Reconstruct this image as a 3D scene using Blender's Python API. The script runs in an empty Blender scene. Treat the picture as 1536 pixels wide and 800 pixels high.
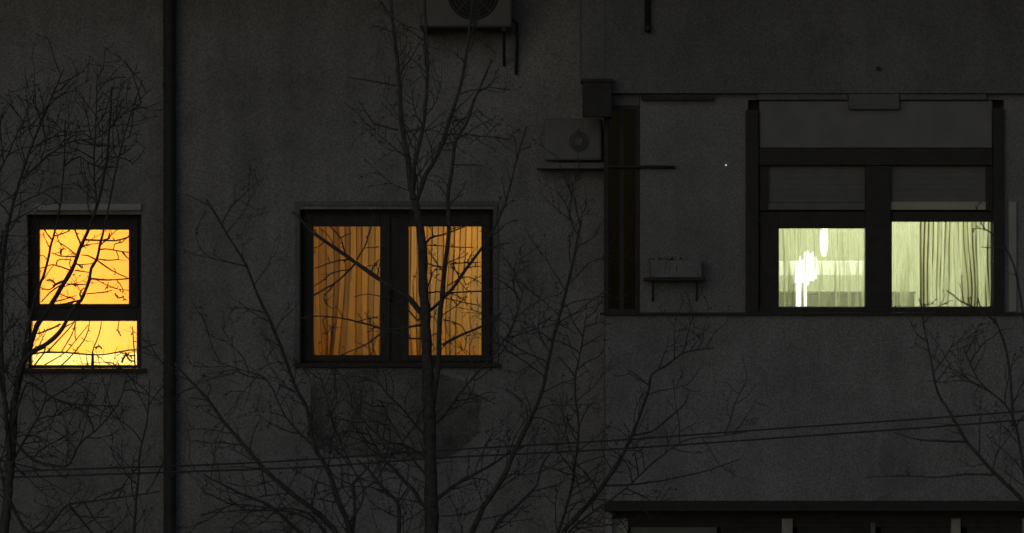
import bpy, bmesh, math, random
from mathutils import Vector, noise as mnoise

# ------------------------------------------------------------------ camera, sky, sun, exposure
scene = bpy.context.scene
COL = scene.collection
PI = math.pi
CAM_D, CAM_Z, PPM = 30.0, 9.0, 192.0        # distance to the facade, height, photo pixels per metre there

cam_d = bpy.data.cameras.new("camera")
cam = bpy.data.objects.new("camera", cam_d)
COL.objects.link(cam)
cam.location = (0, -CAM_D, CAM_Z)
cam.rotation_euler = (PI / 2, 0, 0)
cam_d.sensor_width = 36
cam_d.lens = 36 * CAM_D / 8.0
cam_d.clip_end = 2000
cam_d.dof.use_dof = True
cam_d.dof.focus_distance = 27.0
cam_d.dof.aperture_fstop = 3.5
scene.camera = cam

SUN_EL, SUN_ROT = math.radians(22), math.radians(205)
world = bpy.data.worlds.new("World")
scene.world = world
world.use_nodes = True
wn = world.node_tree
sky = wn.nodes.new("ShaderNodeTexSky")
sky.sky_type = 'NISHITA'
sky.sun_disc = False
sky.sun_elevation = SUN_EL
sky.sun_rotation = SUN_ROT
sky.air_density = 1.0
sky.dust_density = 1.6
bg = wn.nodes["Background"]
wn.links.new(sky.outputs[0], bg.inputs[0])
bg.inputs[1].default_value = 0.0235

sun_d = bpy.data.lights.new("night_glow_sun", 'SUN')
sun_d.energy = 0.010
sun_d.angle = math.radians(40)
sun_d.color = (1.0, 0.96, 0.9)
sun = bpy.data.objects.new("night_glow_sun", sun_d)
COL.objects.link(sun)
sdir = Vector((math.sin(SUN_ROT) * math.cos(SUN_EL), math.cos(SUN_ROT) * math.cos(SUN_EL), math.sin(SUN_EL)))
sun.rotation_euler = (-sdir).to_track_quat('-Z', 'Y').to_euler()

vs = scene.view_settings
vs.view_transform = 'Standard'
vs.look = 'None'
vs.exposure = 0.0
vs.gamma = 1.0
vs.use_curve_mapping = False
scene.cycles.transparent_max_bounces = 24

# ------------------------------------------------------------------ materials
def nodes_of(name):
    m = bpy.data.materials.new(name)
    m.use_nodes = True
    nt = m.node_tree
    return m, nt, nt.nodes["Principled BSDF"]

def N(nt, kind, **kw):
    n = nt.nodes.new(kind)
    for k, v in kw.items():
        setattr(n, k, v)
    return n

def coords(nt, scale=(1, 1, 1)):
    tc = N(nt, "ShaderNodeTexCoord")
    mp = N(nt, "ShaderNodeMapping")
    mp.inputs["Scale"].default_value = scale
    nt.links.new(tc.outputs["Object"], mp.inputs[0])
    return mp.outputs[0]

def noise_tex(nt, vec, scale, detail=3, rough=0.55):
    n = N(nt, "ShaderNodeTexNoise")
    n.inputs["Scale"].default_value = scale
    n.inputs["Detail"].default_value = detail
    n.inputs["Roughness"].default_value = rough
    nt.links.new(vec, n.inputs["Vector"])
    return n.outputs["Fac"]

def ramp(nt, fac, stops):
    r = N(nt, "ShaderNodeValToRGB")
    els = r.color_ramp.elements
    while len(els) < len(stops):
        els.new(0.5)
    for e, (p, c) in zip(els, stops):
        e.position = p
        e.color = (*c, 1)
    nt.links.new(fac, r.inputs[0])
    return r.outputs[0]

def mul(nt, a, b, fac=1.0):
    m = N(nt, "ShaderNodeMix", data_type='RGBA', blend_type='MULTIPLY')
    m.inputs[0].default_value = fac
    nt.links.new(a, m.inputs[6])
    nt.links.new(b, m.inputs[7])
    return m.outputs[2]

def plaster(name, base, grain=0.24, stain=0.18, streak=0.16):
    m, nt, p = nodes_of(name)
    v = coords(nt)
    v.node.inputs["Location"].default_value = (0.31, 0.0046, 0.17)
    d = tuple(c * 0.8 for c in base)
    u = tuple(min(1, c * 1.12) for c in base)
    big = ramp(nt, noise_tex(nt, v, 0.8, 5, 0.6), [(0.3, d), (0.7, u)])
    g = ramp(nt, noise_tex(nt, v, 105, 2, 0.75), [(0.39, (1 - grain * 1.6,) * 3), (0.61, (1 + grain * .45,) * 3)])
    c = mul(nt, big, g)
    s = ramp(nt, noise_tex(nt, coords(nt, (1, 1, 0.12)), 5.0, 4, 0.6), [(0.35, (1 - streak,) * 3), (0.6, (1,) * 3)])
    c = mul(nt, c, s)
    st = ramp(nt, noise_tex(nt, v, 2.6, 6, 0.65), [(0.36, (1 - stain,) * 3), (0.55, (1,) * 3)])
    c = mul(nt, c, st)
    nt.links.new(c, p.inputs["Base Color"])
    p.inputs["Roughness"].default_value = 0.95
    p.inputs["Specular IOR Level"].default_value = 0.15
    b = N(nt, "ShaderNodeBump")
    b.inputs["Strength"].default_value = 0.5
    b.inputs["Distance"].default_value = 0.006
    nt.links.new(noise_tex(nt, v, 70, 3, 0.7), b.inputs["Height"])
    nt.links.new(b.outputs[0], p.inputs["Normal"])
    return m

def simple(name, base, rough=0.6, var=0.2, scale=8, metal=0.0, bump=0.0, spec=0.3):
    m, nt, p = nodes_of(name)
    v = coords(nt)
    c = ramp(nt, noise_tex(nt, v, scale, 4, 0.6),
             [(0.3, tuple(x * (1 - var) for x in base)), (0.7, tuple(min(1, x * (1 + var)) for x in base))])
    nt.links.new(c, p.inputs["Base Color"])
    p.inputs["Roughness"].default_value = rough
    p.inputs["Metallic"].default_value = metal
    p.inputs["Specular IOR Level"].default_value = spec
    if bump:
        b = N(nt, "ShaderNodeBump")
        b.inputs["Strength"].default_value = bump
        b.inputs["Distance"].default_value = 0.004
        nt.links.new(noise_tex(nt, v, scale * 6, 3), b.inputs["Height"])
        nt.links.new(b.outputs[0], p.inputs["Normal"])
    return m

def glass_mat(name, tint=(1, 1, 1), refl=0.05):
    m = bpy.data.materials.new(name)
    m.use_nodes = True
    nt = m.node_tree
    nt.nodes.remove(nt.nodes["Principled BSDF"])
    out = nt.nodes["Material Output"]
    t = N(nt, "ShaderNodeBsdfTransparent")
    t.inputs[0].default_value = (*tint, 1)
    g = N(nt, "ShaderNodeBsdfGlossy")
    g.inputs["Roughness"].default_value = 0.04
    mx = N(nt, "ShaderNodeMixShader")
    mx.inputs[0].default_value = refl
    nt.links.new(t.outputs[0], mx.inputs[1])
    nt.links.new(g.outputs[0], mx.inputs[2])
    nt.links.new(mx.outputs[0], out.inputs[0])
    return m

def cloth_mat(name, dark, light, xscale, sheer_lo=0.0, sheer_hi=0.0, zscale=0.25, contrast=(0.35, 0.65), fine=60, glow=1.0, seed=0.0, streak=0.78):
    """woven cloth: lets light through, thread density varies across its width"""
    m = bpy.data.materials.new(name)
    m.use_nodes = True
    nt = m.node_tree
    nt.nodes.remove(nt.nodes["Principled BSDF"])
    out = nt.nodes["Material Output"]
    v = coords(nt, (1, 0, zscale))
    v.node.inputs["Location"].default_value = (seed, 0, seed)
    n1 = noise_tex(nt, v, xscale, 3, 0.6)
    c = ramp(nt, n1, [(contrast[0], dark), (contrast[1], light)])
    v2 = coords(nt, (1, 0, 0.02))
    g = ramp(nt, noise_tex(nt, v2, fine, 2, 0.5), [(0.35, (streak,) * 3), (0.6, (1,) * 3)])
    c = mul(nt, c, g)
    tr = N(nt, "ShaderNodeBsdfTranslucent")
    df = N(nt, "ShaderNodeBsdfDiffuse")
    nt.links.new(c, tr.inputs[0])
    nt.links.new(c, df.inputs[0])
    mx = N(nt, "ShaderNodeMixShader")
    mx.inputs[0].default_value = 0.3
    nt.links.new(tr.outputs[0], mx.inputs[1])
    nt.links.new(df.outputs[0], mx.inputs[2])
    last = mx.outputs[0]
    if sheer_hi > 0:
        tp = N(nt, "ShaderNodeBsdfTransparent")
        mr = N(nt, "ShaderNodeMapRange")
        mr.inputs["From Min"].default_value = contrast[0]
        mr.inputs["From Max"].default_value = contrast[1]
        mr.inputs["To Min"].default_value = sheer_lo
        mr.inputs["To Max"].default_value = sheer_hi
        nt.links.new(n1, mr.inputs[0])
        m2 = N(nt, "ShaderNodeMixShader")
        nt.links.new(mr.outputs[0], m2.inputs[0])
        nt.links.new(last, m2.inputs[1])
        nt.links.new(tp.outputs[0], m2.inputs[2])
        last = m2.outputs[0]
    nt.links.new(last, out.inputs[0])
    return m

def emit_mat(name, col, strength):
    m, nt, p = nodes_of(name)
    p.inputs["Base Color"].default_value = (*col, 1)
    p.inputs["Emission Color"].default_value = (*col, 1)
    p.inputs["Emission Strength"].default_value = strength
    return m

M = dict(
    wall=plaster("wall_plaster", (0.262, 0.283, 0.305)),
    wall_side=plaster("bay_plaster", (0.25, 0.27, 0.29), 0.22, 0.12, 0.1),
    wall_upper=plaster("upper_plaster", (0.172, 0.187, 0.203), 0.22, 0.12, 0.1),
    wall_patch=plaster("darker_plaster", (0.205, 0.221, 0.23), 0.35, 0.55, 0.3),
    frame=simple("brown_frame_paint", (0.029, 0.031, 0.033), 0.6, 0.25, 12),
    framepale=simple("pale_frame_paint", (0.30, 0.32, 0.315), 0.6, 0.12, 9),
    shutter=simple("grey_shutter_plastic", (0.135, 0.146, 0.148), 0.7, 0.1, 9),
    box=simple("shutter_box_board", (0.17, 0.184, 0.19), 0.85, 0.12, 5, bump=0.2),
    rail=simple("shutter_rail", (0.36, 0.39, 0.32), 0.6, 0.1, 7),
    pipe=simple("dark_pipe_metal", (0.034, 0.037, 0.04), 0.7, 0.3, 6),
    acw=simple("air_unit_enamel", (0.125, 0.135, 0.142), 0.6, 0.1, 5),
    acdim=simple("grey_enamel", (0.14, 0.152, 0.16), 0.7, 0.15, 7),  # even grey close to the wall tone
    acf=simple("grey_fan_grille", (0.105, 0.114, 0.12), 0.8, 0.2, 9),  # recess grey kept close to the casing
    bluepanel=simple("blue_grey_panel", (0.14, 0.155, 0.16), 0.8, 0.12, 6),
    acd=simple("air_unit_grille", (0.02, 0.02, 0.02), 0.7, 0.2, 9),
    bark=simple("bark", (0.072, 0.076, 0.078), 0.9, 0.4, 30, bump=0.6, spec=0.1),
    bark2=simple("twig_bark", (0.068, 0.072, 0.074), 0.9, 0.35, 40, spec=0.1),
    glass=glass_mat("window_glass", (1, 1, 1), 0.02),
    dglass=glass_mat("dark_glass", (0.5, 0.55, 0.55), 0.012),
    cable=simple("cable_rubber", (0.06, 0.062, 0.065), 0.8, 0.1, 10),
    asphalt=simple("asphalt", (0.05, 0.05, 0.05), 0.95, 0.25, 20, bump=0.3),
    paving=simple("paving", (0.2, 0.19, 0.18), 0.95, 0.25, 5, bump=0.3),
    grass=simple("lawn", (0.06, 0.07, 0.035), 1.0, 0.4, 12),
    roof=simple("roof_slab", (0.18, 0.17, 0.16), 0.9, 0.2, 3),
    room_y=simple("yellow_room_paint", (0.86, 0.80, 0.52), 0.9, 0.04, 2),
    room_o=simple("orange_room_paint", (0.6, 0.4, 0.22), 0.9, 0.04, 2),
    room_g=simple("cream_room_paint", (0.74, 0.76, 0.58), 0.9, 0.05, 2),
    room_d=simple("dark_room_paint", (0.2, 0.21, 0.2), 0.9, 0.05, 2),
    cupboard=simple("cupboard_board", (0.3, 0.32, 0.17), 0.8, 0.08, 3),
    worktop=simple("sill_shelf_board", (0.36, 0.38, 0.2), 0.6, 0.1, 6),
    white=simple("white_lacquer", (0.85, 0.87, 0.72), 0.5, 0.03, 3),
    blind=cloth_mat("yellow_blind_cloth", (0.92, 0.46, 0.14), (0.95, 0.49, 0.155), 3, fine=200, streak=0.97),
    blind2=cloth_mat("pale_yellow_cloth", (0.94, 0.63, 0.26), (0.96, 0.66, 0.29), 3, fine=200, streak=0.97),
    hem=cloth_mat("yellow_blind_hem", (0.84, 0.64, 0.2), (0.88, 0.67, 0.22), 3, fine=200, streak=0.97),
    cur_o=cloth_mat("orange_curtain_cloth", (0.50, 0.37, 0.18), (0.80, 0.46, 0.08), 11, zscale=0.12, fine=45, contrast=(0.38, 0.66), streak=0.86),
    cur_l=cloth_mat("lime_curtain_cloth", (0.40, 0.41, 0.24), (0.66, 0.67, 0.45), 34, 0.03, 0.72, zscale=0.04, contrast=(0.39, 0.52), fine=110, seed=3.1),
    cur_r=cloth_mat("olive_curtain_cloth", (0.42, 0.42, 0.25), (0.84, 0.84, 0.62), 16, 0.0, 0.9, zscale=0.05, contrast=(0.46, 0.66), fine=100, streak=0.84, seed=9.4),  # darker streaks put shade of the folds into the cloth colour
    lampw=emit_mat("lamp_glow", (0.97, 1.0, 0.86), 1.35),
    lampy=emit_mat("lamp_glow_warm", (1.0, 0.82, 0.45), 3.0),
    led=emit_mat("led_glow", (0.9, 1.0, 0.8), 0.6),
)

# ------------------------------------------------------------------ helpers
def X(px, y=0.0):
    return (px - 768) / PPM * (CAM_D + y) / CAM_D

def Z(py, y=0.0):
    return CAM_Z + (400 - py) / PPM * (CAM_D + y) / CAM_D

def obj(name, bm, mat, parent=None, smooth=False):
    me = bpy.data.meshes.new(name)
    bm.to_mesh(me)
    bm.free()
    me.materials.append(M[mat] if isinstance(mat, str) else mat)
    if smooth:
        for p in me.polygons:
            p.use_smooth = True
    o = bpy.data.objects.new(name, me)
    COL.objects.link(o)
    if parent is not None:
        o.parent = parent
        wl = Vector(parent.location)
        pp = parent.parent
        while pp is not None:
            wl += Vector(pp.location)
            pp = pp.parent
        o.location = -wl          # geometry is given in world space; children keep it there
    return o

def empty(name, loc=(0, 0, 0)):
    o = bpy.data.objects.new(name, None)
    COL.objects.link(o)
    o.location = loc
    return o

def tag(o, label=None, cat=None, group=None, kind=None):
    if label: o["label"] = label
    if cat: o["category"] = cat
    if group: o["group"] = group
    if kind: o["kind"] = kind
    return o

def box(bm, x0, x1, y0, y1, z0, z1, bev=0.0):
    r = bmesh.ops.create_cube(bm, size=1)
    for v in r["verts"]:
        v.co = Vector(((x0 + x1) / 2 + v.co.x * (x1 - x0), (y0 + y1) / 2 + v.co.y * (y1 - y0), (z0 + z1) / 2 + v.co.z * (z1 - z0)))
    if bev:
        es = list({e for v in r["verts"] for e in v.link_edges})
        bmesh.ops.bevel(bm, geom=es, offset=bev, segments=2, affect='EDGES', profile=0.5)
    return bm

def BM():
    return bmesh.new()

def pbox(bm, px0, px1, py0, py1, y0, y1, bev=0.0):
    """box whose front face (y0) covers the given stretch of the facade"""
    return box(bm, X(px0, y0), X(px1, y0), y0, y1, Z(py1, y0), Z(py0, y0), bev)

def ring_frame(bm, px0, px1, py0, py1, w, y0, y1, wt=None, wb=None, bev=0.004):
    wt = w if wt is None else wt
    wb = w if wb is None else wb
    pbox(bm, px0, px0 + w, py0, py1, y0, y1, bev)
    pbox(bm, px1 - w, px1, py0, py1, y0, y1, bev)
    pbox(bm, px0 + w, px1 - w, py0, py0 + wt, y0 + .002, y1 - .002, bev)
    pbox(bm, px0 + w, px1 - w, py1 - wb, py1, y0 + .002, y1 - .002, bev)

def wall_mesh(x0, x1, z0, z1, holes, yf, yb):
    xs = sorted({x0, x1, *[h[0] for h in holes], *[h[1] for h in holes]})
    zs = sorted({z0, z1, *[h[2] for h in holes], *[h[3] for h in holes]})
    bm = BM()
    def solid(i, j):
        if i < 0 or j < 0 or i >= len(xs) - 1 or j >= len(zs) - 1:
            return False
        cx, cz = (xs[i] + xs[i + 1]) / 2, (zs[j] + zs[j + 1]) / 2
        return not any(h[0] < cx < h[1] and h[2] < cz < h[3] for h in holes)
    def q(*p):
        bm.faces.new([bm.verts.new(c) for c in p])
    for i in range(len(xs) - 1):
        for j in range(len(zs) - 1):
            if not solid(i, j):
                continue
            a, b, c, d = xs[i], xs[i + 1], zs[j], zs[j + 1]
            q((a, yf, c), (b, yf, c), (b, yf, d), (a, yf, d))
            q((a, yb, d), (b, yb, d), (b, yb, c), (a, yb, c))
            if not solid(i - 1, j): q((a, yb, c), (a, yf, c), (a, yf, d), (a, yb, d))
            if not solid(i + 1, j): q((b, yf, c), (b, yb, c), (b, yb, d), (b, yf, d))
            if not solid(i, j - 1): q((a, yb, c), (b, yb, c), (b, yf, c), (a, yf, c))
            if not solid(i, j + 1): q((a, yf, d), (b, yf, d), (b, yb, d), (a, yb, d))
    bmesh.ops.remove_doubles(bm, verts=bm.verts, dist=1e-5)
    return bm

def tube(bm, pts, radii, sides=6, cap=True):
    """smooth tapering tube through pts"""
    n = len(pts)
    rings = []
    for i, p in enumerate(pts):
        a = pts[max(0, i - 1)]
        b = pts[min(n - 1, i + 1)]
        d = (b - a)
        if d.length < 1e-7:
            d = Vector((0, 0, 1))
        d.normalize()
        up = Vector((0, 1, 0)) if abs(d.y) < 0.8 else Vector((0, 0, 1))
        u = d.cross(up).normalized()
        w = d.cross(u).normalized()
        rings.append([bm.verts.new(p + (u * math.cos(2 * PI * k / sides) + w * math.sin(2 * PI * k / sides)) * radii[i]) for k in range(sides)])
    for i in range(n - 1):
        for k in range(sides):
            bm.faces.new((rings[i][k], rings[i][(k + 1) % sides], rings[i + 1][(k + 1) % sides], rings[i + 1][k]))
    if cap:
        bm.faces.new(list(reversed(rings[0])))
        bm.faces.new(rings[-1])

def lathe(bm, cx, cz, y0, prof, seg=32):
    """profile (radius, depth) turned about an axis along y"""
    rings = [[bm.verts.new((cx + r * math.cos(2 * PI * k / seg), y0 + d, cz + r * math.sin(2 * PI * k / seg))) for k in range(seg)] for r, d in prof]
    for i in range(len(rings) - 1):
        for k in range(seg):
            bm.faces.new((rings[i][k], rings[i][(k + 1) % seg], rings[i + 1][(k + 1) % seg], rings[i + 1][k]))

# ------------------------------------------------------------------ ground
bm = BM(); box(bm, -400, 400, -500, 300, -0.5, 0)
tag(obj("ground", bm, "grass"), kind="structure")
bm = BM(); box(bm, -120, 120, -21, -12, -0.3, 0.004)
tag(obj("road", bm, "asphalt"), kind="structure")
bm = BM(); box(bm, -120, 120, -12, -9.5, -0.3, 0.13); box(bm, -120, 120, -23.5, -21, -0.3, 0.13)
tag(obj("pavement", bm, "paving"), kind="structure")
bm = BM(); box(bm, -25, 25, -2.2, -0.8, -0.3, 0.06)
tag(obj("path", bm, "paving"), kind="structure")

# ------------------------------------------------------------------ the building
bld = tag(empty("apartment_building", (0, 0, 0)), "grey plastered apartment block filling the view, three of its windows lit", "building")
BX0, BX1, TOP = -16.0, 16.0, 14.6
YB = -0.42                                   # front of the projecting bay on the right
def hole(px0, px1, py0, py1, y=0.0):
    return (X(px0, y), X(px1, y), Z(py1, y), Z(py0, y))

h1 = hole(40, 212, 322, 553)
h2 = hole(450, 740, 314, 545)
XB = X(906)                                  # the corner where the bay begins
far = []
for zz in (1.7, 4.5, 11.9):
    for xx in (-14.0, -9.6, -3.6 + 0.1, -0.85 - 0.02):
        far.append((xx, xx + 1.25, zz, zz + 1.3))
for xx in (-14.0, -9.6):
    far.append((xx, xx + 1.25, 8.2, 9.5))
obj("wall", wall_mesh(BX0, XB, 0, TOP, [h1, h2] + far, 0, 0.34), "wall", bld)

# bay walls: upper band, lit storey, band below the window, glazed storey beneath
bay_open = hole(905, 1536 + 420, 140, 470, YB)
zt, zb = Z(140, YB), Z(470, YB)
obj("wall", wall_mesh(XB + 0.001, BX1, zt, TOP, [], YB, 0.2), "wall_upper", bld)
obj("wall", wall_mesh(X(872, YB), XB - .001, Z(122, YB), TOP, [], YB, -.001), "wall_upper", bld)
low_top = Z(752, YB)
low_open = (X(918, YB), BX1 - 0.6, low_top - 1.62, low_top - 0.08)
pz = low_top - 0.08
obj("wall", wall_mesh(XB + 0.001, BX1, 0, zb, [low_open], YB, 0.2), "wall", bld)
# thin drip ledge under the lit storey and hood above the lower glazing
bm = BM(); pbox(bm, 900, 1536 + 900, 469, 473, YB - 0.035, YB - 0.001, 0.003)
obj("ledge", bm, "pipe", bld)
bm = BM(); box(bm, X(906, YB), BX1, YB - 0.09, YB - 0.001, low_top - 0.075, low_top + 0.004, 0.008)
obj("hood", bm, "frame", bld)
# recessed wall of the lit storey with the big window opening in it
YR = YB + 0.07
w3 = hole(1122, 1506, 150, 470, YR)
obj("wall", wall_mesh(X(960, YR), BX1, zb + .001, zt - .001, [w3], YR, 0.2), "wall_side", bld)
# dark strip: side glazing added between pier and wall to make this band dark
side = tag(empty("window", (X(932), YR, zb)), None)
side.parent = bld
def in_window(w, nm, bm, mat, smooth=False):
    return obj(nm, bm, mat, w, smooth)
bm = BM(); ring_frame(bm, 906, 960, 158, 470, 7, YR + 0.0, YR + 0.06)
pbox(bm, 929, 936, 164, 466, YR + .004, YR + 0.05)
in_window(side, "frame", bm, "frame")
bm = BM(); pbox(bm, 912, 955, 163, 467, YR + 0.03, YR + 0.036)
in_window(side, "pane", bm, "dglass")
bm = BM(); pbox(bm, 907, 959, 141, 158, YR + 0.0, YR + 0.2)
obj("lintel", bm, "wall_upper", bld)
# recess soffit rail
bm = BM(); pbox(bm, 962, 1070, 142, 150, YB + 0.012, YR - 0.002)
obj("awning_rail", bm, "pipe", bld)
bm = BM(); pbox(bm, 1136, 1272, 141, 150, YB + 0.02, YR - 0.002, .004); pbox(bm, 1350, 1480, 141, 150, YB + 0.02, YR - 0.002, .004)
pbox(bm, 1273, 1349, 141, 164, YB + 0.006, YR - 0.002, .004)
obj("soffit_trim", bm, "wall_upper", bld)

# roof and eaves
bm = BM(); box(bm, BX0 - 0.5, BX1 + 0.5, -1.5, 10, TOP, TOP + 0.3)
obj("roof", bm, "roof", bld)
bm = BM(); box(bm, BX0, BX1, 9.6, 9.9, 0, TOP - .002)
box(bm, BX0, BX0 + 0.3, 0.345, 9.598, 0, TOP - .002); box(bm, BX1 - 0.3, BX1, 0.205, 9.598, 0, TOP - .002)
obj("wall", bm, "wall", bld)
# unseen slab added just above the view so that it shades the top of the wall
bm = BM(); box(bm, -7.5, 9.0, -1.35, YB - .003, 11.75, 11.93); 
obj("shade_slab", bm, "roof", bld)

# slightly darker, blotchy field under the middle window
bm = BM()
out = []
for k in range(96):
    an = 2 * PI * k / 96
    ca, sa = math.cos(an), math.sin(an)
    q = (abs(ca) ** 3.2 + abs(sa) ** 3.2) ** (-1 / 3.2)
    w = 1 + .10 * mnoise.noise(Vector((ca * 2.2, sa * 2.2, 3))) + .05 * mnoise.noise(Vector((ca * 9, sa * 9, 7)))
    out.append((590 + 128 * q * w * ca, 622 - 66 * q * w * sa))
f0 = bm.faces.new([bm.verts.new((X(p), -.006, Z(q))) for p, q in out])
ext = bmesh.ops.extrude_face_region(bm, geom=[f0])
for v in ext["geom"]:
    if isinstance(v, bmesh.types.BMVert): v.co.y = -.001
bmesh.ops.recalc_face_normals(bm, faces=bm.faces)
obj("dark_patch", bm, "wall_patch", bld)

# plain dark windows of the other storeys
for i, h in enumerate(far):
    w = empty("window", ((h[0] + h[1]) / 2, 0, h[2])); w.parent = bld
    bm = BM()
    box(bm, h[0], h[0] + .07, .16, .22, h[2], h[3]); box(bm, h[1] - .07, h[1], .16, .22, h[2], h[3])
    mx_ = (h[0] + h[1]) / 2
    box(bm, mx_ - .05, mx_ + .05, .16, .22, h[2] + .07, h[3] - .07)
    box(bm, h[0] + .07, h[1] - .07, .16, .22, h[2], h[2] + .07); box(bm, h[0] + .07, h[1] - .07, .16, .22, h[3] - .07, h[3])
    in_window(w, "frame", bm, "frame")
    bm = BM(); box(bm, h[0] + .06, h[1] - .06, .188, .194, h[2] + .06, h[3] - .06)
    in_window(w, "pane", bm, "dglass")
    bm = BM(); box(bm, h[0], h[1], .5, .52, h[2], h[3])
    in_window(w, "blind", bm, "room_d")

def room(x0, x1, y0, y1, z0, z1, mat):
    bm = BM()
    t = 0.08
    y0 -= 0.035
    h = t / 2
    box(bm, x0 - h, x1 + h, y1, y1 + t, z0 - h, z1 + h)
    box(bm, x0 - t, x0, y0, y1 + h, z0 - h, z1 + h); box(bm, x1, x1 + t, y0, y1 + h, z0 - h, z1 + h)
    box(bm, x0 - h, x1 + h, y0 + .002, y1 + h, z0 - t, z0); box(bm, x0 - h, x1 + h, y0 + .002, y1 + h, z1, z1 + t)
    return obj("room", bm, mat, bld)

def light(name, loc, energy, col, radius=0.12):
    d = bpy.data.lights.new(name, 'POINT')
    d.energy = energy; d.color = col; d.shadow_soft_size = radius
    o = bpy.data.objects.new(name, d)
    COL.objects.link(o)
    o.location = loc
    return o

def ceiling_lamp(x, y, z_ceil, drop, energy, col, mat, label, r=0.09):
    t = tag(empty("ceiling_lamp", (x, y, z_ceil)), label, "lamp")
    bm = BM(); tube(bm, [Vector((x, y, z_ceil)), Vector((x, y, z_ceil - drop))], [0.008, 0.008], 8)
    bmesh.ops.create_cone(bm, cap_ends=True, segments=20, radius1=0.05, radius2=0.03, depth=0.05)
    for v in list(bm.verts)[-40:]:
        v.co += Vector((x, y, z_ceil - 0.025))
    obj("rod", bm, "framepale", t)
    bm = BM(); bmesh.ops.create_uvsphere(bm, u_segments=24, v_segments=14, radius=r)
    for v in bm.verts:
        v.co = Vector((v.co.x + x, v.co.y + y, v.co.z * 0.9 + z_ceil - drop - r * 0.8))
    obj("globe", bm, mat, t, True)
    l = light("bulb_or_fill_light", (0, 0, -drop - r * 2.2), energy, col)
    l.parent = t
    return t

# ---------------- window 1: small yellow window, one sash over one fixed light
win1 = tag(empty("window", (X(126), 0, Z(553))), "small tall window glowing plain yellow, a square light over a low wide one")
win1.parent = bld
YW = 0.13
bm = BM(); ring_frame(bm, 40, 212, 322, 553, 7, YW, YW + 0.09, wt=10, wb=5)
pbox(bm, 47, 205, 459, 482, YW + 0.004, YW + 0.085, .004)
in_window(win1, "frame", bm, "frame")
bm = BM(); ring_frame(bm, 45, 207, 329, 461, 14, YW - 0.02, YW + 0.05, wt=16, wb=5)
in_window(win1, "sash", bm, "frame")
bm = BM(); pbox(bm, 58, 194, 343, 448, YW + .02, YW + .026); 
in_window(win1, "pane", bm, "glass")
bm = BM(); pbox(bm, 46, 206, 481, 549, YW + .03, YW + .036)
in_window(win1, "pane", bm, "glass")
bm = BM(); pbox(bm, 32, 218, 553, 559, -0.05, YW, .004)
in_window(win1, "sill", bm, "frame")
bm = BM(); pbox(bm, 50, 212, 306, 316, -0.03, -0.001, .008)
in_window(win1, "drip_moulding", bm, "framepale")
room(-4.9, -2.7, 0.345, 2.6, 7.3, 10.0, "room_y")
ybl = YW + 0.17
bl = tag(empty("roller_blind", (X(126), ybl, Z(330))), "plain yellow roller blind drawn down behind the small left window", "blind")
bm = BM()
x0, x1, za, zbm = X(36, ybl), X(216, ybl), Z(318, ybl), Z(471, ybl)
nx, nz = 24, 20
g = [[bm.verts.new((x0 + (x1 - x0) * i / nx, ybl + 0.004 * math.sin(i * .8 + j * .1), zbm + (za - zbm) * j / nz)) for i in range(nx + 1)] for j in range(nz + 1)]
for j in range(nz):
    for i in range(nx):
        bm.faces.new((g[j][i], g[j][i + 1], g[j + 1][i + 1], g[j + 1][i]))
obj("cloth", bm, "blind", bl, True)
bm = BM(); box(bm, x0, x1, ybl + .006, ybl + 0.012, Z(474, ybl), Z(471, ybl) + .01)
obj("hem", bm, "framepale", bl)
bm = BM(); tube(bm, [Vector((x0 - .02, ybl + .03, za + .02)), Vector((x1 + .02, ybl + .03, za + .02))], [.025, .025], 12)
obj("roller", bm, "framepale", bl)
t = tag(empty("cafe_curtain", (X(126), ybl, Z(521))), "lighter yellow half curtain with a darker hem, in the low pane of the yellow window", "curtain")
bm = BM()
zq0, zq1 = Z(520, ybl), Z(476, ybl)
g = [[bm.verts.new((x0 + (x1 - x0) * i / 60, ybl + .02 + .0012 * math.sin(i * .9), zq0 + (zq1 - zq0) * j / 4)) for i in range(61)] for j in range(5)]
for j in range(4):
    for i in range(60):
        bm.faces.new((g[j][i], g[j][i + 1], g[j + 1][i + 1], g[j + 1][i]))
obj("cloth", bm, "blind2", t, True)
bm = BM(); bm.faces.new([bm.verts.new(c) for c in ((x0, ybl + .021, Z(530, ybl)), (x1, ybl + .021, Z(530, ybl)), (x1, ybl + .021, zq0), (x0, ybl + .021, zq0))])
obj("hem", bm, "hem", t)
ceiling_lamp(-3.75, 1.95, 10.0, 0.35, 112, (1.0, 0.76, 0.50), "lampy", "round warm lamp hanging in the room behind the yellow blind")

# ---------------- window 2: two-leaf window with orange curtains
win2 = tag(empty("window", (X(595), 0, Z(545))), "two-leaf window with dim orange curtains behind branches")
win2.parent = bld
YW = 0.13
bm = BM(); ring_frame(bm, 450, 740, 314, 545, 8, YW, YW + .09, wt=12, wb=5)
pbox(bm, 584, 606, 326, 540, YW + .003, YW + .088, .003)
in_window(win2, "frame", bm, "frame")
for a, b in ((459, 583), (607, 731)):
    bm = BM(); ring_frame(bm, a - (4 if a < 500 else 7), b + (2 if a < 500 else 4), 323, 542, 15 if a < 500 else 13, YW - .02, YW + .05, wt=17, wb=9)
    s = in_window(win2, "sash", bm, "frame")
bm = BM(); pbox(bm, 468, 576, 338, 534, YW + .02, YW + .026)
in_window(win2, "pane", bm, "glass")
bm = BM(); pbox(bm, 611, 729, 338, 534, YW + .02, YW + .026)
in_window(win2, "pane", bm, "glass")
bm = BM(); pbox(bm, 440, 750, 545, 551, -.05, YW, .004)
in_window(win2, "sill", bm, "frame")
bm = BM(); box(bm, X(582), X(584.5), YW - .06, YW - .02, Z(452), Z(432), .004)
in_window(win2, "handle", bm, "frame")
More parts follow.
